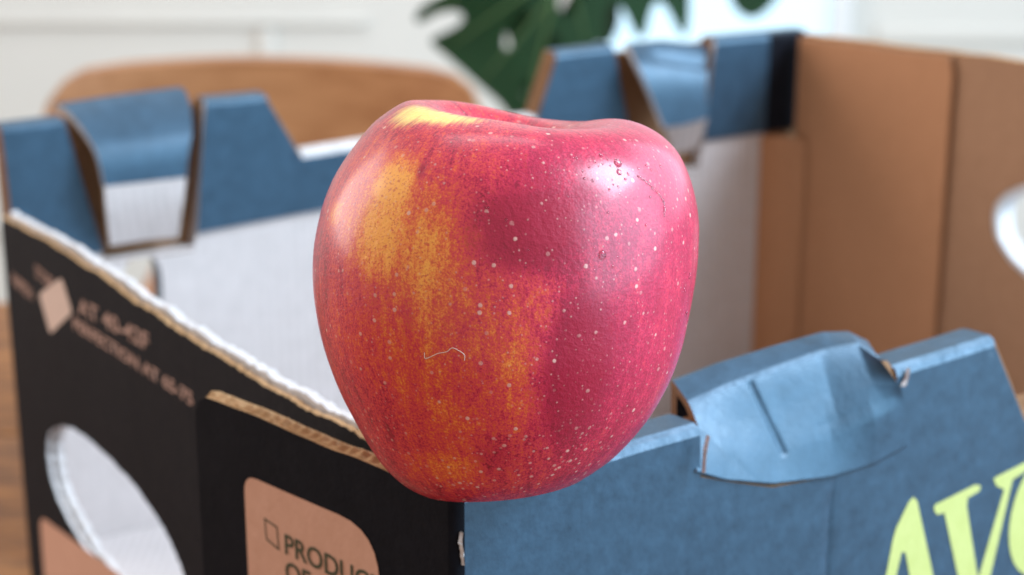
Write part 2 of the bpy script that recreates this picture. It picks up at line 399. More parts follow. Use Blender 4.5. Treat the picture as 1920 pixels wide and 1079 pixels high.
# straps of the back wall
rows = [[(104, 196), (220, 178), (338, 164)], [(122, 206), (230, 190), (350, 176)], [(150, 236), (250, 224), (358, 208)], [(176, 276), (260, 264), (360, 250)], [(188, 312), (270, 300), (354, 290)],
        [(196, 350), (270, 342), (350, 333)]]
strap('locking_strap', fB, rows, [.012, .008, .001, -.006, -.009, -.010], .0026, [M['ink'], M['kraft'], M['torn']], 14, None, 5, 6)
rows = [[(196, 351), (270, 343), (350, 334)], [(200, 400), (270, 392), (343, 385)], [(206, 462), (270, 452), (334, 446)]]
strap('strap_lower_face', fB, rows, [-.010, -.008, -.002], .0026, [M['white'], M['kraft'], M['kraft']], 14, None, 6, 6)
rows = [[(1172, 82), (1240, 76), (1320, 84)], [(1180, 92), (1245, 86), (1322, 94)], [(1194, 118), (1260, 116), (1326, 120)], [(1215, 165), (1268, 160), (1326, 156)], [(1246, 240), (1280, 236), (1328, 222)]]
strap('locking_strap', fB, rows, [.006, .001, -.008, -.013, -.016], .0026, [M['ink'], M['kraft'], M['torn']], 16, [((1235, 102), (1322, 116), .004, 9)], 7, 7)
rows = [[(1246, 240), (1280, 236), (1328, 222)], [(1262, 290), (1284, 286), (1306, 280)]]
strap('strap_lower_face', fB, rows, [-.0145, -.002], .0022, [M['white'], M['kraft'], M['kraft_core']], 8, None, 8, 4)

# ---- near side wall (charcoal outside, white inside) with hand hole
LTOP = [(.0015, -.0025), (.03, -.003), (.0488, -.004), (.08, -.009), (.11, -.0118), (.1457, -.0150), (.18, -.0165), (.2205, -.0180), (.27, -.0205), (.3168, -.0235), (.319, -.027)]
HOLE = (.226, -.0995, .062, .0225)
bendL = lambda s, z: .0025 * math.sin(max(0, s) / .319 * math.pi)
top_out = [(q[0], q[1] + .0012 * noise.noise(Vector((q[0] * 55, 3.3, 0))) + rng.normal(0, .00022)) for q in densify(LTOP, .0017, 0, False)]
outl = [(.0015, BOT), *top_out, (.319, BOT)]
hole = ellipse(*HOLE, 110, 2.3, .00025)
side = panel('side_wall_outer_sheet', fL, outl, .0016, [M['black'], M['kraft'], M['kraft'], M['torn']], box, [hole], .0005, bendL)
top_in = [(s, z + .0010 + .0008 * noise.noise(Vector((s * 70, 9.3, 0))) + rng.normal(0, .00022) - (.004 if s < .04 else 0)) for s, z in top_out]
top_in = [(max(s, .013), z) for s, z in top_in]
outl = [(.013, BOT), *[q for q in top_in if q[0] > .0131], (.317, BOT)]
panel('side_wall_inner_sheet', fL, outl, .0024, [M['torn'], M['white'], M['torn']], box, [ellipse(HOLE[0], HOLE[1], HOLE[2] - .0003, HOLE[3] - .0003, 90, 2.3, .0005)], .0034, bendL)

# ---- corner flap wrapped round from the front wall (two liners and a fluted core)
flo = [(.0825, BOT), (.0828, -.0095), (.0826, -.0052), (.0812, -.0022), (.0785, -.0006)]
topf = [(q[0], q[1] + .0005 * noise.noise(Vector((q[0] * 90, 1.1, 0)))) for q in densify([(.0785, -.0004), (.06, .0003), (.04, -.0003), (.02, 0), (.0006, -.0004)], .002, 0, False)]
outl = [*flo, *topf, (.0006, BOT)]
bendP = lambda s, z: -.0004 * math.sin(s / .08 * math.pi)
flap = panel('corner_flap', fP, outl, .0007, [M['black'], M['kraft'], M['kraft']], box, [], 0, bendP)
panel('back_liner', fP, outl, .0006, [M['kraft'], M['kraft'], M['kraft']], flap, [], .0036, bendP)
V = []; F = []; ns = 420; nw = 9; tft = sorted([(q[0], q[1]) for q in topf])
for i in range(ns):
    s = .001 + (.0785 - .001) * i / (ns - 1)
    for j in range(nw + 2):
        u = min(max((j - 1) / (nw - 1), 0), 1); o_ = .0006 + .0031 * u
        ph_ = (s + .0011 * u) / .0031 * 2 * math.pi + 1.5 * noise.noise(Vector((s * 70, 0, 4)))
        zz = interp(s, tft) + .0001 + .00055 * math.sin(ph_) * math.sin(math.pi * u) + .0006 * noise.noise(Vector((s * 420, u * 2.2, 2))) + .0003 * math.sin(math.pi * u)
        if j in (0, nw + 1): zz -= .012
        V.append(fP.w(s, o_ + bendP(s, 0), zz))
for i in range(ns - 1):
    for j in range(nw + 1): F.append((i * (nw + 2) + j, i * (nw + 2) + j + 1, (i + 1) * (nw + 2) + j + 1, (i + 1) * (nw + 2) + j))
mesh('fluting', V, F, flap, [M['kraft']], smooth=True)
# black folded edge where flap meets front wall
V = []; F = []; nz = 40
for i in range(nz):
    z = BOT + (-.0006 - BOT) * i / (nz - 1)
    for a_, r_ in ((0, 1), (.35, 1.1), (.7, 1.1), (1, 1)):
        e0 = np.array(fP.w(.0012, -.0004, z)); e1 = np.array(fF.w(.0022, -.0006, z)); q = e0 + (e1 - e0) * a_
        q[:2] += np.array([-.06, -1]) * .0007 * math.sin(a_ * math.pi); V.append(q)
for i in range(nz - 1):
    for j in range(3): F.append((i * 4 + j, i * 4 + j + 1, i * 4 + 5 + j, i * 4 + 4 + j))
mesh('corner_fold', V, F, box, [M['black']], smooth=True)

# ---- far side wall (kraft inside) with hand hole
RL = float(np.linalg.norm(EE - BR))
RT = [(0.004, -.0005), (.0683, .0058), (.0979, .0091), (.14, .0128), (.19, .012), (.26, .005), (RL - .004, -.001)]
topr = [(q[0], q[1] + .0006 * noise.noise(Vector((q[0] * 60, 5.5, 0)))) for q in densify(RT, .004, 0, False)]
endw = panel('end_wall', fR, [(.004, BOT), *topr, (RL - .004, BOT)], .004, [M['kraft_in2'], M['kraft'], M['kraft']], box, [ellipse(.189, -.049, .0635, .0235, 56, 2.2)], .0035)
tf = [(s, z - .0012) for s, z in topr if s < .0985]
panel('overlap_flap', fR, [(.004, BOT), *tf, (.1005, tf[-1][1] - .006), (.1012, BOT)], .0018, [M['kraft_in'], M['kraft'], M['kraft_in2']], endw, [], .0012)
# torn white lip round the end-wall handle
def ring(name, fr, cs, cz, a_, b_, wdt, off0, off1, mat, pw=2.2):
    A1 = ellipse(cs, cz, a_, b_, 56, pw, .00015); A2 = ellipse(cs, cz, a_ - wdt, b_ - wdt, 56, pw, .0002); k = 56
    V = [fr.w(s, off0, z) for s, z in A1] + [fr.w(s, off0, z) for s, z in A2] + [fr.w(s, off1, z) for s, z in A2] + [fr.w(s, off1, z) for s, z in A1]
    F = []
    for i in range(k):
        j = (i + 1) % k
        for r_ in range(4): r2 = (r_ + 1) % 4; F.append((r_ * k + i, r_ * k + j, r2 * k + j, r2 * k + i))
    bm = bmesh.new(); vv = [bm.verts.new(v) for v in V]
    for f_ in F: bm.faces.new([vv[i] for i in f_])
    return bm_obj(name, bm, endw, [mat])
ring('handle_lip', fR, .189, -.049, .0631, .0231, .0022, .0038, .0120, M['torn'])

# torn paper bits on the front wall
def torn(name, fr, path, wdt, mat, off=-.0006, seed=0):
    V = []; F = []
    pts = densify([fr.px(*q) for q in path], .0006, 0, False)
    for i, (s, z) in enumerate(pts):
        w1 = wdt * (.35 + 1.6 * abs(noise.noise(Vector((i * .9, seed, 0))))); w2 = wdt * (.3 + 1.7 * abs(noise.noise(Vector((i * .8, seed + 9, 0)))))
        e = .0004 * abs(noise.noise(Vector((i * .9, seed + 3, 0))))
        V += [fr.w(s - w1, off + .0002, z), fr.w(s, off - e - .0004, z), fr.w(s + w2, off + .0002, z), fr.w(s, off + .0008, z)]
    for i in range(len(pts) - 1):
        for j in range(4): j2 = (j + 1) % 4; F.append((i * 4 + j, i * 4 + j2, i * 4 + 4 + j2, i * 4 + 4 + j))
    return mesh(name, V, F, front, [mat])
torn('torn_paper', fF, [(860, 995), (858, 1010), (861, 1040), (863, 1056)], .0007, M['torn'], -.0012, 1)
torn('torn_paper', fF, [(1312, 810), (1306, 835), (1304, 860), (1303, 878)], .00055, M['torn'], -.0030, 2)
torn('torn_paper', fF, [(1700, 690), (1696, 708), (1690, 722)], .0008, M['torn'], -.0008, 4)

# ---- printing
def flat(name, fr, loops, off, mat, parent=box, dens=.003):
    """printed patch: a filled outline (and counters) lying just proud of the wall"""
    bm = bmesh.new(); es = []
    for lp in loops:
        vs_ = [bm.verts.new((q[0], 0, q[1])) for q in densify(lp, dens)]
        es += [bm.edges.new((vs_[i], vs_[(i + 1) % len(vs_)])) for i in range(len(vs_))]
    bmesh.ops.triangle_fill(bm, edges=es, use_beauty=True)
    for v in bm.verts: v.co = Vector(fr.w(v.co.x, off(v.co.x, v.co.z) if callable(off) else off, v.co.z))
    bm.normal_update()
    out = Vector((-fr.n[0], -fr.n[1], 0)) * (1 if fr is not fB else -1)
    for f_ in bm.faces:
        if f_.normal.dot(out) < 0: f_.normal_flip()
    me = bpy.data.meshes.new(name); bm.to_mesh(me); bm.free()
    return link(name, me, parent, [mat])
def rounded(pts, r, n=6):
    out = []; k = len(pts)
    for i in range(k):
        a_, b_, c_ = (np.array(pts[(i + d) % k], float) for d in (-1, 0, 1)); rr = r[i] if isinstance(r, (list, tuple)) else r
        u = (a_ - b_) / np.linalg.norm(a_ - b_); v = (c_ - b_) / np.linalg.norm(c_ - b_)
        p, q = b_ + u * rr, b_ + v * rr
        for j in range(n + 1): t_ = j / n; out.append((1 - t_) ** 2 * p + 2 * t_ * (1 - t_) * b_ + t_ ** 2 * q)
    return out
offP = lambda s, z: bendP(s, z) - .00012
offP2 = lambda s, z: bendP(s, z) - .00022
offL = lambda s, z: bendL(s, z) + .0005 - .00015
lab = [(.0668, -.062), (.0668, -.0138), (.0212, -.0150), (.0212, -.062)]
lab[1] = fP.px(459, 888); lab[2] = (fP.px(712, 1000)[0], fP.px(680, 985)[1] + .0004); lab[0] = (lab[1][0], -.062); lab[3] = (lab[2][0], -.062)
flat('kraft_label', fP, [rounded(lab, [.004, .0045, .012, .004])], offP, M['label'], flap)
def quadring(corners, wd):
    c = np.mean(corners, 0); inner = [np.array(q) + (c - np.array(q)) * wd for q in corners]; return [corners, inner]
cb = [fP.px(*q) for q in ((498, 970), (523, 987), (527, 1032), (502, 1011))]
flat('check_box', fP, quadring(cb, .16), offP2, M['print'], flap)
def text(body, fr, off, s0, z0, size, mat, name='lettering', sx=1.0, slope=0.0, bold=0.0, dirn=-1, end=None):
    cu = bpy.data.curves.new('t', 'FONT'); cu.body = body; cu.size = 1.0; cu.fill_mode = 'FRONT' if hasattr(cu, 'fill_mode') else cu.fill_mode
    cu.resolution_u = 3; cu.offset = bold
    to = bpy.data.objects.new('t', cu); col.objects.link(to)
    dg = bpy.context.evaluated_depsgraph_get(); me = bpy.data.meshes.new_from_object(to.evaluated_get(dg)); bpy.data.objects.remove(to)
    bm = bmesh.new(); bm.from_mesh(me); bpy.data.meshes.remove(me)
    wd = max(v.co.x for v in bm.verts)
    if end is not None: sx = (s0 - end[0]) / (wd * size); slope = (end[1] - z0) / (s0 - end[0])
    for v in bm.verts:
        u, h = v.co.x * size * sx, v.co.y * size
        s = s0 + dirn * u; z = z0 + h + slope * u
        v.co = Vector(fr.w(s, off(s, z), z))
    bm.normal_update(); out = Vector((-fr.n[0], -fr.n[1], 0))
    for f_ in bm.faces:
        if f_.normal.dot(out) < 0: f_.normal_flip()
    m_ = bpy.data.meshes.new(name); bm.to_mesh(m_); bm.free(); return link(name, m_, flap if fr is fP else side, [mat])
q = fP.px(536, 1036); q2 = fP.px(536, 999); cap = (q2[1] - q[1]) / .70
text('PRODUCE', fP, offP2, q[0], q[1], cap, M['print'], sx=.98, bold=.012)
q = fP.px(538, 1086); text('OF', fP, offP2, q[0], q[1], cap, M['print'], sx=.98, bold=.012)
ic = [fL.px(*q) for q in ((105, 523), (124, 589), (86, 629), (66, 553))]
flat('storage_icon', fL, [rounded(ic, .0022)], offL, M['icon'], side)
q = fL.px(136, 590); text('AT 40-42F', fL, offL, q[0], q[1], .0072, M['tan_print'], bold=.02, end=fL.px(262, 662))
q = fL.px(126, 618); text('PERFECTION AT 65-75', fL, offL, q[0], q[1], .0053, M['tan_print'], bold=.03, end=fL.px(343, 766))
q = fL.px(60, 520); text('STORE', fL, offL, q[0], q[1], .0060, M['tan_print'], sx=1.0, bold=.02)
q = fL.px(20, 523); text('RIPEN', fL, offL, q[0], q[1] - .002, .0060, M['tan_print'], sx=1.3, bold=.02)
lb = [fL.px(70, 968), fL.px(212, 1082), (.17, -.1285), (.17, -.158), (.303, -.158)]
flat('kraft_label', fL, [rounded(lb, [.006, .002, .002, .002, .002])], offL, M['label'], side)
# yellow serif letters
offF = lambda s, z: -.00014
def letter(name, *loops): return flat(name, fF, [[fF.px(*q) for q in lp] for lp in loops], offF, M['yellow'], front)
letter('letter', [(1703, 942), (1712, 932), (1719, 940), (1768, 1168), (1784, 1172), (1784, 1182), (1712, 1206), (1711, 1197), (1724, 1188), (1714, 1132), (1664, 1148), (1651, 1196), (1664, 1200), (1664, 1210), (1622, 1222), (1622, 1212), (1637, 1202), (1674, 1010), (1679, 992)],
       [(1670, 1122), (1710, 1110), (1697, 1036), (1690, 1036)])
letter('letter', [(1751, 948), (1756, 945), (1828, 909), (1838, 911), (1836, 921), (1814, 934), (1812, 950), (1833, 1086), (1882, 918), (1868, 912), (1862, 899), (1868, 894), (1924, 866), (1932, 868), (1931, 878), (1898, 900), (1838, 1158), (1824, 1166), (1795, 1079), (1770, 962), (1757, 966), (1751, 958)])
def oell(cx_, cy_, rx, ry, sk, n=36): return [(cx_ + rx * math.cos(t_) - sk * ry * math.sin(t_) * -1 * .0 + sk * -ry * math.sin(t_) * -1, cy_ - ry * math.sin(t_) - .42 * rx * math.cos(t_)) for t_ in [2 * math.pi * i / n for i in range(n)]]
letter('letter', oell(1958, 958, 66, 118, .10), oell(1958, 958, 27, 96, .16))

# ================================================================== apple
RR = [43.18, 41.93, 39.26, 36.8, 37.08, 39.93, 42.38, 43.76, 43.97, 43.0, 41.63, 40.13, 38.53, 37.25, 36.2, 35.4, 34.9, 34.74, 34.65, 34.72, 34.87, 35.12, 35.38, 35.75, 36.16, 36.28, 36.62, 40.09, 49.84, 59.22, 56.72]
RLF = [43.18, 42.79, 43.42, 44.3, 42.89, 42.41, 42.78, 42.27, 41.82, 41.29, 40.53, 39.72, 38.99, 38.25, 37.58, 37.04, 36.62, 36.3, 36.14, 36.21, 36.48, 36.9, 37.66, 38.63, 39.64, 40.36, 40.89, 40.17, 39.56, 45.29, 56.72]
RR[20:31] = [34.86, 35.11, 35.34, 35.65, 36.05, 36.39, 37.06, 39.83, 43.95, 46.91, 47.5]; RLF[22:31] = [37.66, 38.64, 39.61, 40.3, 40.44, 40.79, 42.71, 45.29, 47.5]
LEAN = math.radians(12); DA = .382; T0, T1 = 27., 155.
APC = ray(950, 565) * DA - C0 + np.array([0, 0, H]); APC[2] -= 0.0006
def cub(t_, R):
    R = np.array(R) / 1000; R = np.r_[R[0], R, R[-1]]; u = t_ / 6.; i = np.clip(u.astype(int), 0, 29); x = u - i
    a_, b_, c_, d_ = R[i], R[i + 1], R[i + 2], R[i + 3]
    return .5 * ((2 * b_) + (-a_ + c_) * x + (2 * a_ - 5 * b_ + 4 * c_ - d_) * x * x + (-a_ + 3 * b_ - 3 * c_ + d_) * x ** 3)
NTH, NPH = 300, 420
th = np.linspace(0, 180, NTH); th[0] = .15; th[-1] = 179.85
ph = np.radians(np.arange(NPH) * 360 / NPH); wgt = (1 + np.cos(ph))[None] / 2; lob = np.cos(5 * ph + .6)[None]
tc = np.clip(th, T0, T1); R_ = wgt * cub(tc, RR)[:, None] + (1 - wgt) * cub(tc, RLF)[:, None]; tr = np.radians(tc)[:, None]
R_ = R_ * (1 + .006 * lob * np.sin(tr) ** 2); rho = R_ * np.sin(tr); hh = R_ * np.cos(tr)
kk = np.where(th < T0, th / T0, np.where(th > T1, (180 - th) / (180 - T1), 1.))[:, None]; hm = hh.mean(1, keepdims=True)
bul = np.where((th < T0)[:, None], .0012, 0) - np.where((th > T1)[:, None], .0022, 0)
hh = np.where(kk < 1, hm + (hh - hm) * kk + bul * (1 - kk * kk), hh); rho = rho * kk
ker = np.hanning(23); ker /= ker.sum()                                   # round the shoulder between flank and crown
def smooth_th(A):
    A2 = np.concatenate([np.repeat(A[:1], 11, 0), A, np.repeat(A[-1:], 11, 0)], 0)
    return np.stack([np.convolve(A2[:, j], ker, 'valid') for j in range(A.shape[1])], 1)
mixw = (1 / (1 + np.exp((th - 52) / 5)))[:, None]
hh = hh * (1 - mixw) + smooth_th(hh) * mixw
# uneven crown: high lobes left and behind, a dip right of the middle, a full right shoulder
def crown(az, r0, wa, wr, amp): 
    d_ = (np.degrees(ph)[None] - az + 180) % 360 - 180
    return np.where(th[:, None] < 90, amp * np.exp(-(d_ / wa) ** 2 - ((rho - r0) / wr) ** 2), 0)
hh = hh + crown(125, .017, 45, .010, .0018) + crown(185, .018, 35, .009, .0012) + crown(-62, .016, 28, .010, -.0006) + crown(5, .019, 30, .009, .0012) + crown(60, .016, 30, .01, -.0004)
hh = np.where(th[:, None] < 90, hh - .017 * np.exp(-(rho / .0085) ** 2), hh + .008 * np.exp(-(rho / .0055) ** 2))
LOC = np.stack([rho * np.cos(ph)[None], rho * np.sin(ph)[None], hh], -1)
c_, s_ = math.cos(LEAN), math.sin(LEAN)
ROT = np.array([[1, 0, 0], [0, c_, s_], [0, -s_, c_]])
for i in range(0):
    pass
flatL = LOC.reshape(-1, 3)
nz_ = np.array([noise.noise(Vector(q) * 55) for q in flatL]); flatL = flatL * (1 + .006 * nz_ * np.minimum(1, np.hypot(flatL[:, 0], flatL[:, 1]) / .02))[:, None]
WLD = flatL @ ROT.T + APC
apple = tag(empty('apple', tuple(APC - np.array([0, 0, .0385]))), 'large red and yellow speckled apple balanced on the box corner', 'apple')
F = []
for i in range(NTH - 1):
    for j in range(NPH): j2 = (j + 1) % NPH; F.append((i * NPH + j, (i + 1) * NPH + j, (i + 1) * NPH + j2, i * NPH + j2))
F.append(tuple(range(NPH))); F.append(tuple((NTH - 1) * NPH + j for j in range(NPH))[::-1])
# mesh keeps apple-local coordinates (z = core axis)
me = bpy.data.meshes.new('apple_skin'); me.from_pydata(flatL.tolist(), [], F); me.polygons.foreach_set('use_smooth', [True] * len(F)); me.update()
# surface points seen at photo pixels -> where each colour patch of the skin sits
FWD = np.array([0, math.cos(PITCH), -math.sin(PITCH)]); UP = np.array([0, math.sin(PITCH), math.cos(PITCH)])
def project(Wd):
    q = Wd - CAM; d_ = q @ FWD; return 960 + FPX * q[:, 0] / d_, 540 - FPX * (q @ UP) / d_, d_
PX, PY, PD = project(WLD)
THV = np.repeat(np.radians(th), NPH); PHV = np.tile(ph, NTH); RV = np.linalg.norm(flatL, axis=1)
def apple_at(x, y):
    d_ = np.hypot(PX - x, PY - y); cand = np.where(d_ < max(4., d_.min() + 1))[0]; return cand[np.argmin(PD[cand])]
UM = DA / FPX
def blob(x, y, sm, sa, rot=0.0, pw=2.0):
    """soft patch centred on the skin point seen at (x, y); sm, sa = half sizes in photo px along the meridian and round the apple"""
    i = apple_at(x, y); dph = (PHV - PHV[i] + np.pi) % (2 * np.pi) - np.pi
    a_ = dph * np.maximum(rho.reshape(-1), rho.reshape(-1)[i] * .4) / UM; m_ = (THV - THV[i]) * RV[i] / UM
    c, s = math.cos(rot), math.sin(rot); a2 = a_ * c + m_ * s; m2 = -a_ * s + m_ * c
    return np.exp(-((np.abs(a2) / sa) ** pw + (np.abs(m2) / sm) ** pw))
Y = .10 + np.zeros(len(flatL)); DK = np.zeros(len(flatL)); PALE = np.zeros(len(flatL))
for x, y, sm, sa, am in ((800, 600, 300, 200, .24), (860, 720, 220, 160, .18), (735, 345, 56, 48, 1.0), (710, 430, 100, 80, .80), (790, 480, 130, 85, .66), (700, 520, 80, 60, .40), (690, 320, 90, 80, .3), (625, 400, 34, 30, .55), (840, 530, 110, 55, .46), (900, 640, 90, 60, .40), (970, 680, 80, 50, .40), (850, 780, 100, 70, .40),
                         (850, 875, 50, 70, .5), (970, 750, 80, 50, .36), (1015, 580, 70, 38, .36), (893, 440, 22, 20, .45), (650, 640, 120, 70, .22), (760, 640, 140, 80, .30), (900, 300, 60, 60, .10), (700, 290, 40, 60, .14), (780, 880, 50, 50, .3), (1240, 600, 70, 30, .12)):
    Y = np.maximum(Y, .10 + am * blob(x, y, sm, sa)) + .22 * am * blob(x, y, sm, sa)
for x, y, sm, sa, am in ((815, 216, 34, 95, 1.0), (775, 212, 44, 62, .95), (880, 208, 26, 55, .7)): PALE = np.maximum(PALE, am * blob(x, y, sm, sa, 0, 2))
for x, y, sm, sa, am, pw in ((990, 430, 75, 100, 1.05, 2.2), (930, 480, 36, 45, .6, 2), (1090, 690, 140, 75, 1.0, 2.0), (1060, 800, 60, 60, .5, 2), (1000, 330, 60, 60, .45, 2), (730, 815, 34, 7, .8, 2), (765, 600, 70, 16, .35, 2), (790, 318, 22, 9, .7, 2), (860, 270, 30, 10, .3, 2), (920, 860, 60, 50, .4, 2), (1240, 570, 40, 20, .45, 2), (610, 540, 60, 14, .4, 2), (700, 560, 60, 18, .3, 2), (745, 450, 20, 8, .3, 2), (1000, 640, 30, 8, .3, 2), (915, 690, 30, 8, .4, 2)):
    DK = np.maximum(DK, am * blob(x, y, sm, sa, 0, pw))
PALE *= np.clip(1 - (np.sin(PHV) - .05) / .35, 0, 1)
SHEEN_PINK = np.clip((PX - 960) / 260, 0, 1) * (np.sin(PHV) < .3) + .6 * blob(1000, 280, 90, 120)  # blue window sheen over the red, painted as pink into the skin colour
SHEEN_PINK = np.clip(SHEEN_PINK, 0, 1); Y = Y - .12 * SHEEN_PINK
# back of the fruit: same red with broad yellow stripes
back_m = np.clip((np.sin(PHV) + .15) / .5, 0, 1)
Y = Y + back_m * .35 * np.clip(np.sin(PHV * 4 + 1) * .6 + .2, 0, 1) * np.sin(THV)
streak_vec = np.stack([np.cos(PHV) * 3, np.sin(PHV) * 3, THV * .55], 1)
for nm, arr in (('yellow', Y), ('dark', DK), ('pale', PALE), ('polar', THV / np.pi), ('sheen_pink', SHEEN_PINK)):
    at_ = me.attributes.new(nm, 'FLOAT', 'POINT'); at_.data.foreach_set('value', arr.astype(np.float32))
at_ = me.attributes.new('streak', 'FLOAT_VECTOR', 'POINT'); at_.data.foreach_set('vector', streak_vec.astype(np.float32).reshape(-1))

t = NT('apple_skin'); o = t.obj()
def attr(n_, out='Fac'):
    nd = t.n('ShaderNodeAttribute'); nd.attribute_name = n_; return nd.outputs[out]
sv = attr('streak', 'Vector')
st1 = t.noise(sv, 3.2, 5, .62, .3); st2 = t.noise(sv, 11, 5, .65); spk = t.noise(o, 2300, 3, .7); mot = t.noise(o, 520, 5, .7); bigm = t.noise(o, 60, 4, .6)
fac = t.math('ADD', attr('yellow'), t.math('MULTIPLY', t.math('SUBTRACT', st1, .5), .55))
fac = t.math('ADD', fac, t.math('MULTIPLY', t.math('SUBTRACT', st2, .5), .80))
fac = t.math('ADD', fac, t.math('MULTIPLY', t.math('SUBTRACT', spk, .5), 1.45))
fac = t.math('ADD', fac, t.math('MULTIPLY', t.math('SUBTRACT', mot, .5), 1.0))
fac = t.math('ADD', fac, t.math('MULTIPLY', t.math('SUBTRACT', bigm, .5), .3))
st3 = t.noise(sv, 30, 3, .6)
fac = t.math('ADD', fac, t.math('MULTIPLY', t.math('SUBTRACT', st3, .5), .18))
fac = t.math('SUBTRACT', fac, t.math('MULTIPLY', attr('dark'), .35))
fac = t.math('MULTIPLY_ADD', fac, .8, .1, clamp=True)
c = t.ramp(fac, [(0.0, (.25, .001, .020)), (.18, (.48, .008, .050)), (.36, (.66, .040, .060)), (.50, (.70, .070, .036)), (.70, (.84, .19, .034)), (1.0, (1.0, .42, .060))])
c = t.mix(t.math('MULTIPLY', attr('sheen_pink'), .42), c, (.60, .020, .100))
dkf = t.math('ADD', t.math('ADD', attr('dark'), t.math('MULTIPLY', t.math('SUBTRACT', spk, .5), 1.2)), t.math('ADD', t.math('MULTIPLY', t.math('SUBTRACT', st2, .5), .9), t.math('MULTIPLY', t.math('SUBTRACT', mot, .5), 1.0)))
c = t.mix(t.math('MULTIPLY', t.step(dkf, .28, .85), .9), c, (.34, .0015, .030))
gr = t.math('MULTIPLY', t.step(t.noise(o, 1700, 2, .6), .54, .66), t.step(fac, .45, .65))
c = t.mix(t.math('MULTIPLY', gr, .55), c, (.50, .020, .030))
pf = t.step(t.math('ADD', attr('pale'), t.math('MULTIPLY', t.math('SUBTRACT', st2, .5), 1.2)), .18, .95)
c = t.mix(pf, c, (.90, .68, .17))
def dots(scale, r0, r1, keep):
    vo = t.n('ShaderNodeTexVoronoi'); vo.feature = 'F1'; vo.inputs['Scale'].default_value = scale; t.l(o, vo.inputs['Vector'])
    sp = t.n('ShaderNodeSeparateColor'); t.l(vo.outputs['Color'], sp.inputs[0])
    d_ = t.math('SUBTRACT', 1.0, t.step(t.math('ADD', vo.outputs['Distance'], t.math('MULTIPLY', t.math('SUBTRACT', spk, .5), .10)), r0, r1))
    return t.math('MULTIPLY', d_, t.math('MULTIPLY', t.math('LESS_THAN', sp.outputs[0], keep), t.math('MULTIPLY_ADD', sp.outputs[1], .8, .3)))
d1 = dots(330, .09, .17, .9)
low = t.step(attr('polar'), .52, .86)
d2 = t.math('MULTIPLY', dots(560, .12, .22, .85), low)
d3 = t.math('MULTIPLY', dots(900, .10, .24, .5), .55)
dd = t.math('MULTIPLY', t.math('MAXIMUM', t.math('MAXIMUM', d1, d2), d3), .7)
c = t.mix(dd, c, (.80, .50, .42))
t.set(Base_Color=c, Roughness=t.math('MULTIPLY_ADD', mot, .2, .38), Specular_IOR_Level=.30, Coat_Weight=.7, Coat_Roughness=.24, Subsurface_Weight=.0)
b = t.bump(t.noise(o, 1300, 3, .7), .45, .0004)
b = t.bump(t.noise(o, 90, 5, .65), .30, .0014, b)
b = t.bump(dd, .2, .0003, b)
M['apple'] = t.m
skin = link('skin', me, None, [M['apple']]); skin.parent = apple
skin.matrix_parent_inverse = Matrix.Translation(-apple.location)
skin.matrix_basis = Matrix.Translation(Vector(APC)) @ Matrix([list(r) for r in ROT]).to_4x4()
# stem, deep in the cavity
V = []; F = []
for i in range(8):
    z = .018 + .0025 * i; r_ = .0011 - .0003 * math.sin(i / 7 * math.pi)
    for j in range(8): V.append(np.array([r_ * math.cos(j * math.pi / 4) + .0006 * i * .5, r_ * math.sin(j * math.pi / 4), z - .004]) @ ROT.T + APC)
for i in range(7):
    for j in range(8): F.append((i * 8 + j, i * 8 + (j + 1) % 8, i * 8 + 8 + (j + 1) % 8, i * 8 + 8 + j))
F.append(tuple(range(7, -1, -1))); F.append(tuple(56 + j for j in range(8)))
mesh('stem', V, F, apple, [plain('stem_brown', (.10, .05, .025), .8)], smooth=True)

# fine fibre stuck to the skin
me.update(); NRM = np.zeros(len(flatL) * 3); me.vertices.foreach_get('normal', NRM) if False else None
NRM = np.array([v.normal[:] for v in me.vertices]) @ ROT.T
def tube(name, pts, rad, mat, parent=None, k=6):
    V = []; F = []; pts = [np.array(q) for q in pts]
    for i, q in enumerate(pts):
        d_ = pts[min(i + 1, len(pts) - 1)] - pts[max(i - 1, 0)]; d_ = d_ / (np.linalg.norm(d_) + 1e-12)
        u = np.cross(d_, [.3, .5, .8]); u /= np.linalg.norm(u); v = np.cross(d_, u); r_ = rad[i] if isinstance(rad, (list, tuple, np.ndarray)) else rad
        for j in range(k): V.append(q + (u * math.cos(2 * math.pi * j / k) + v * math.sin(2 * math.pi * j / k)) * r_)
    for i in range(len(pts) - 1):
        for j in range(k): F.append((i * k + j, i * k + (j + 1) % k, (i + 1) * k + (j + 1) % k, (i + 1) * k + j))
    F.append(tuple(range(k))[::-1]); F.append(tuple((len(pts) - 1) * k + j for j in range(k)))
    return mesh(name, V, F, parent, [mat], smooth=True)
def smooth_path(p, n=8):
    p = [np.array(q, float) for q in p]; out = []
    for i in range(len(p) - 1):
        a_, b_, c2, d_ = p[max(i - 1, 0)], p[i], p[i + 1], p[min(i + 2, len(p) - 1)]
        for j in range(n): x = j / n; out.append(.5 * ((2 * b_) + (-a_ + c2) * x + (2 * a_ - 5 * b_ + 4 * c2 - d_) * x * x + (-a_ + 3 * b_ - 3 * c2 + d_) * x ** 3))
    out.append(p[-1]); return out
fib = [WLD[apple_at(x, y)] + NRM[apple_at(x, y)] * .00012 for x, y in ((796, 662), (798, 675), (806, 671), (820, 666), (834, 660), (848, 655), (860, 660), (868, 668), (870, 679))]
tag(tube('fibre', smooth_path(fib), .00007, plain('fibre_white', (.8, .62, .55), .5)), 'thin pale fibre stuck to the apple skin', 'fibre')
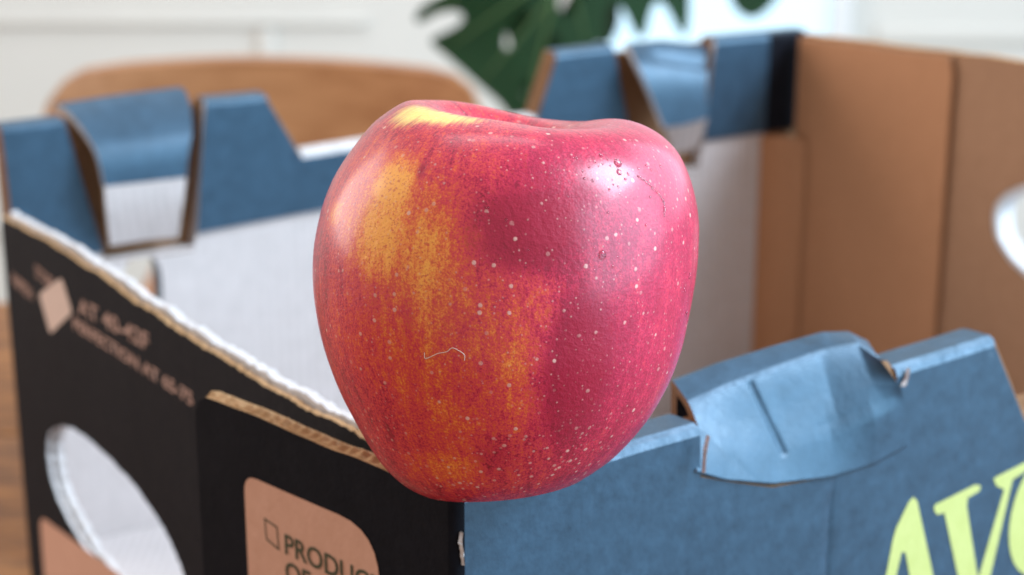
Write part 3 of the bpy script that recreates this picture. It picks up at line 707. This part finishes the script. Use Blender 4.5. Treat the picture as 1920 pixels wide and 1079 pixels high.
# water on the skin
tw = NT('water'); tw.set(Base_Color=(1, 1, 1), Roughness=.02, IOR=1.33, Transmission_Weight=1.0)
drops = []
for (x, y, sx, sy, n_) in ((1110, 330, 30, 35, 14), (1160, 310, 25, 20, 8), (1135, 490, 30, 20, 8), (1285, 560, 12, 60, 10), (1220, 330, 35, 35, 6), (1150, 380, 60, 60, 8), (960, 480, 80, 80, 4)):
    for _ in range(n_): drops.append((rng.normal(x, sx * .7), rng.normal(y, sy * .7), rng.uniform(.00012, .00032)))
drops += [(1132, 479, .0008), (1158, 304, .0009), (1160, 322, .0006), (1130, 292, .0005), (1296, 520, .0006), (1290, 590, .0005), (912, 388, .0003)]
V = []; F = []
for x, y, r_ in drops:
    i = apple_at(x, y); n_ = NRM[i]; u = np.cross(n_, [0, 0, 1.]); u /= np.linalg.norm(u); v = np.cross(n_, u); b0 = len(V); e = rng.uniform(.8, 1.3)
    for a_ in range(4):
        lat = a_ / 4 * math.pi / 2
        for j in range(10): t_ = 2 * math.pi * j / 10; V.append(WLD[i] - n_ * .00006 + (u * math.cos(t_) + v * math.sin(t_) * e) * r_ * math.cos(lat) + n_ * r_ * .55 * math.sin(lat))
    V.append(WLD[i] + n_ * r_ * .55)
    for a_ in range(3):
        for j in range(10): F.append((b0 + a_ * 10 + j, b0 + a_ * 10 + (j + 1) % 10, b0 + a_ * 10 + 10 + (j + 1) % 10, b0 + a_ * 10 + 10 + j))
    for j in range(10): F.append((b0 + 30 + j, b0 + 30 + (j + 1) % 10, b0 + 40))
    F.append(tuple(b0 + j for j in range(10))[::-1])
tag(mesh('water_droplets', V, F, None, [tw.m], smooth=True), 'tiny water droplets scattered over the apple skin', 'water drops', kind='stuff')
tr_ = [WLD[apple_at(x, y)] for x, y in ((1198, 330), (1210, 336), (1218, 346), (1228, 355), (1238, 364), (1246, 378), (1249, 392), (1246, 408))]
tag(tube('water_streak', smooth_path(tr_), [.0001 + .00018 * abs(math.sin(i * .35)) for i in range(57)], tw.m), 'short curved water trail on the upper shoulder of the apple', 'water trail')

# ================================================================== background things
# wooden chair behind the box
CF = 1.45; fC = Frame((0, CF - C0[1]), (1, 0))
ch = tag(empty('wooden_chair', (fC.px(480, 150)[0], CF - C0[1] + .2, FLOOR)), 'brown wooden chair with rounded backrest behind the box', 'chair')
ol = [(70, 300), (74, 235), (86, 195), (108, 165), (140, 148), (220, 142), (400, 140), (620, 143), (800, 147), (850, 155), (885, 178), (903, 215), (908, 300), (908, 420), (70, 420)]
pts = [fC.px(*q) for q in ol]; pts = densify(pts, .012)
cx0 = fC.px(480, 150)[0]
panel('backrest', fC, pts, .018, [M['chair']] * 3, ch, [], 0, lambda s, z: .05 * (1 - ((s - cx0) / .17) ** 2))
xl, xr = cx0 - .15, cx0 + .15; yb = CF - C0[1]; sz = -.28
box_mesh('seat', xl - .02, xr + .02, yb + .05, yb + .45, sz - .03, sz, M['chair'], ch, .008)
for x in (xl, xr):
    box_mesh('leg', x - .015, x + .015, yb + .03, yb + .06, FLOOR, -.09 + H - .12, M['chair'], ch, .004)
    box_mesh('leg', x - .015, x + .015, yb + .40, yb + .43, FLOOR, sz - .03, M['chair'], ch, .004)

# large split-leaf plant
LF = 1.75; fM = Frame((0, LF - C0[1]), (1, 0))
plant = tag(empty('monstera_plant', (fM.px(1105, 0)[0], LF - C0[1] + .05, FLOOR)), 'potted plant with large dark green split leaves behind the box', 'plant')
def leaf(name, outline, holes, bendf):
    lp = [[fM.px(*q) for q in smooth_path([(*p,) for p in l_] + [l_[0]], 5)[:-1]] for l_ in [outline, *holes]]
    return panel(name, fM, lp[0], .0012, [M['leaf']] * 3, plant, lp[1:], 0, bendf)
cxm = fM.px(1060, 0)[0]
o1 = [(955, 225), (935, 198), (905, 172), (868, 140), (835, 112), (812, 94), (806, 86), (812, 78), (835, 66), (858, 52), (868, 38), (860, 28), (836, 28), (812, 36), (795, 47), (781, 50), (776, 40), (790, 20), (815, 2), (850, -20), (860, -60), (880, -150), (960, -240), (1060, -270), (1180, -230), (1250, -120), (1290, -40), (1296, 20), (1292, 62), (1284, 74), (1272, 60), (1258, 32), (1246, 14), (1236, 8), (1226, 16), (1218, 40), (1212, 66), (1200, 74), (1188, 60), (1176, 34), (1163, 14), (1150, 6), (1140, 20), (1135, 50), (1128, 80), (1100, 92), (1070, 104), (1058, 130), (1048, 165), (1030, 205), (1010, 232), (990, 236)]
h1 = [[(985, 14), (994, 20), (990, 45), (975, 75), (958, 96), (946, 90), (950, 60), (966, 28)], [(1048, 2), (1060, -14), (1082, -14), (1092, 2), (1080, 24), (1062, 32), (1050, 20)], [(1024, 78), (1038, 62), (1050, 74), (1048, 104), (1034, 116), (1022, 104)], [(982, 160), (1000, 152), (1014, 168), (1006, 188), (984, 186)]]
lf = leaf('leaf', o1, h1, lambda s, z: .9 * (s - cxm) ** 2 + .12 * (z + .03) ** 2)
leaf('leaf', [(1376, -120), (1370, -40), (1376, 10), (1392, 36), (1412, 46), (1432, 42), (1455, 22), (1474, -6), (1490, -60), (1470, -130), (1420, -160)], [], lambda s, z: .03 + .8 * (s - fM.px(1420, 0)[0]) ** 2)
leaf('leaf', [(1010, 240), (985, 200), (1000, 150), (1040, 60), (1085, -20), (1110, -90), (1190, -90), (1225, -10), (1215, 40), (1196, 58), (1180, 30), (1168, 22), (1166, 60), (1150, 95), (1128, 100), (1118, 60), (1108, 60), (1100, 120), (1075, 190), (1040, 235)], [], lambda s, z: .04 + .5 * (s - cxm) ** 2)
leaf('leaf', [(905, -120), (890, -30), (930, 40), (965, 130), (990, 215), (1030, 190), (1040, 110), (1020, 20), (1010, -110)], [], lambda s, z: .055 + .4 * (s - cxm) ** 2)
def rib(x0, y0, x1, y1, r0=.0022):
    a_ = fM.px(x0, y0); b_ = fM.px(x1, y1); bf = lambda s, z: .9 * (s - cxm) ** 2 + .12 * (z + .03) ** 2
    P_ = [fM.w(a_[0] + (b_[0] - a_[0]) * k / 8, bf(a_[0] + (b_[0] - a_[0]) * k / 8, a_[1] + (b_[1] - a_[1]) * k / 8) - .0006, a_[1] + (b_[1] - a_[1]) * k / 8) for k in range(9)]
    tube('leaf_vein', P_, [r0 * (1 - .08 * k) for k in range(9)], M['stem'], plant)
rib(1090, -230, 985, 225, .003); rib(1050, -60, 840, 95); rib(1040, -10, 900, 160); rib(1080, -190, 800, 40); rib(1060, -80, 1100, 85)
base = np.array(fM.w(fM.px(1105, 0)[0], .05, 0)); topz = fM.px(1090, -230)[1]
st = [(base[0], base[1] + .02, FLOOR + .22), (base[0], base[1] + .02, -.2), (base[0] + .004, base[1] + .01, .05), (base[0], base[1] + .01, H + topz + .02), fM.w(fM.px(1090, -230)[0], .003, topz)]
tube('stem', smooth_path(st), .005, M['stem'], plant)
p2 = fM.w(fM.px(1420, -150)[0], .03, fM.px(1420, -150)[1])
tube('stem', smooth_path([(base[0], base[1] + .02, H + topz), (base[0] + .06, base[1] + .02, H + topz + .05), p2]), .004, M['stem'], plant)
V = []; F = []; K = 28
for r_, z in ((.09, FLOOR), (.12, FLOOR + .22), (.128, FLOOR + .22), (.128, FLOOR + .25), (.112, FLOOR + .25), (.105, FLOOR + .21), (.001, FLOOR + .21)):
    for j in range(K): V.append((base[0] + r_ * math.cos(2 * math.pi * j / K), base[1] + .02 + r_ * math.sin(2 * math.pi * j / K), z))
for i in range(6):
    for j in range(K): F.append((i * K + j, i * K + (j + 1) % K, i * K + K + (j + 1) % K, i * K + K + j))
F.append(tuple(range(K))[::-1]); mesh('pot', V, F, plant, [M['pot']], smooth=True)
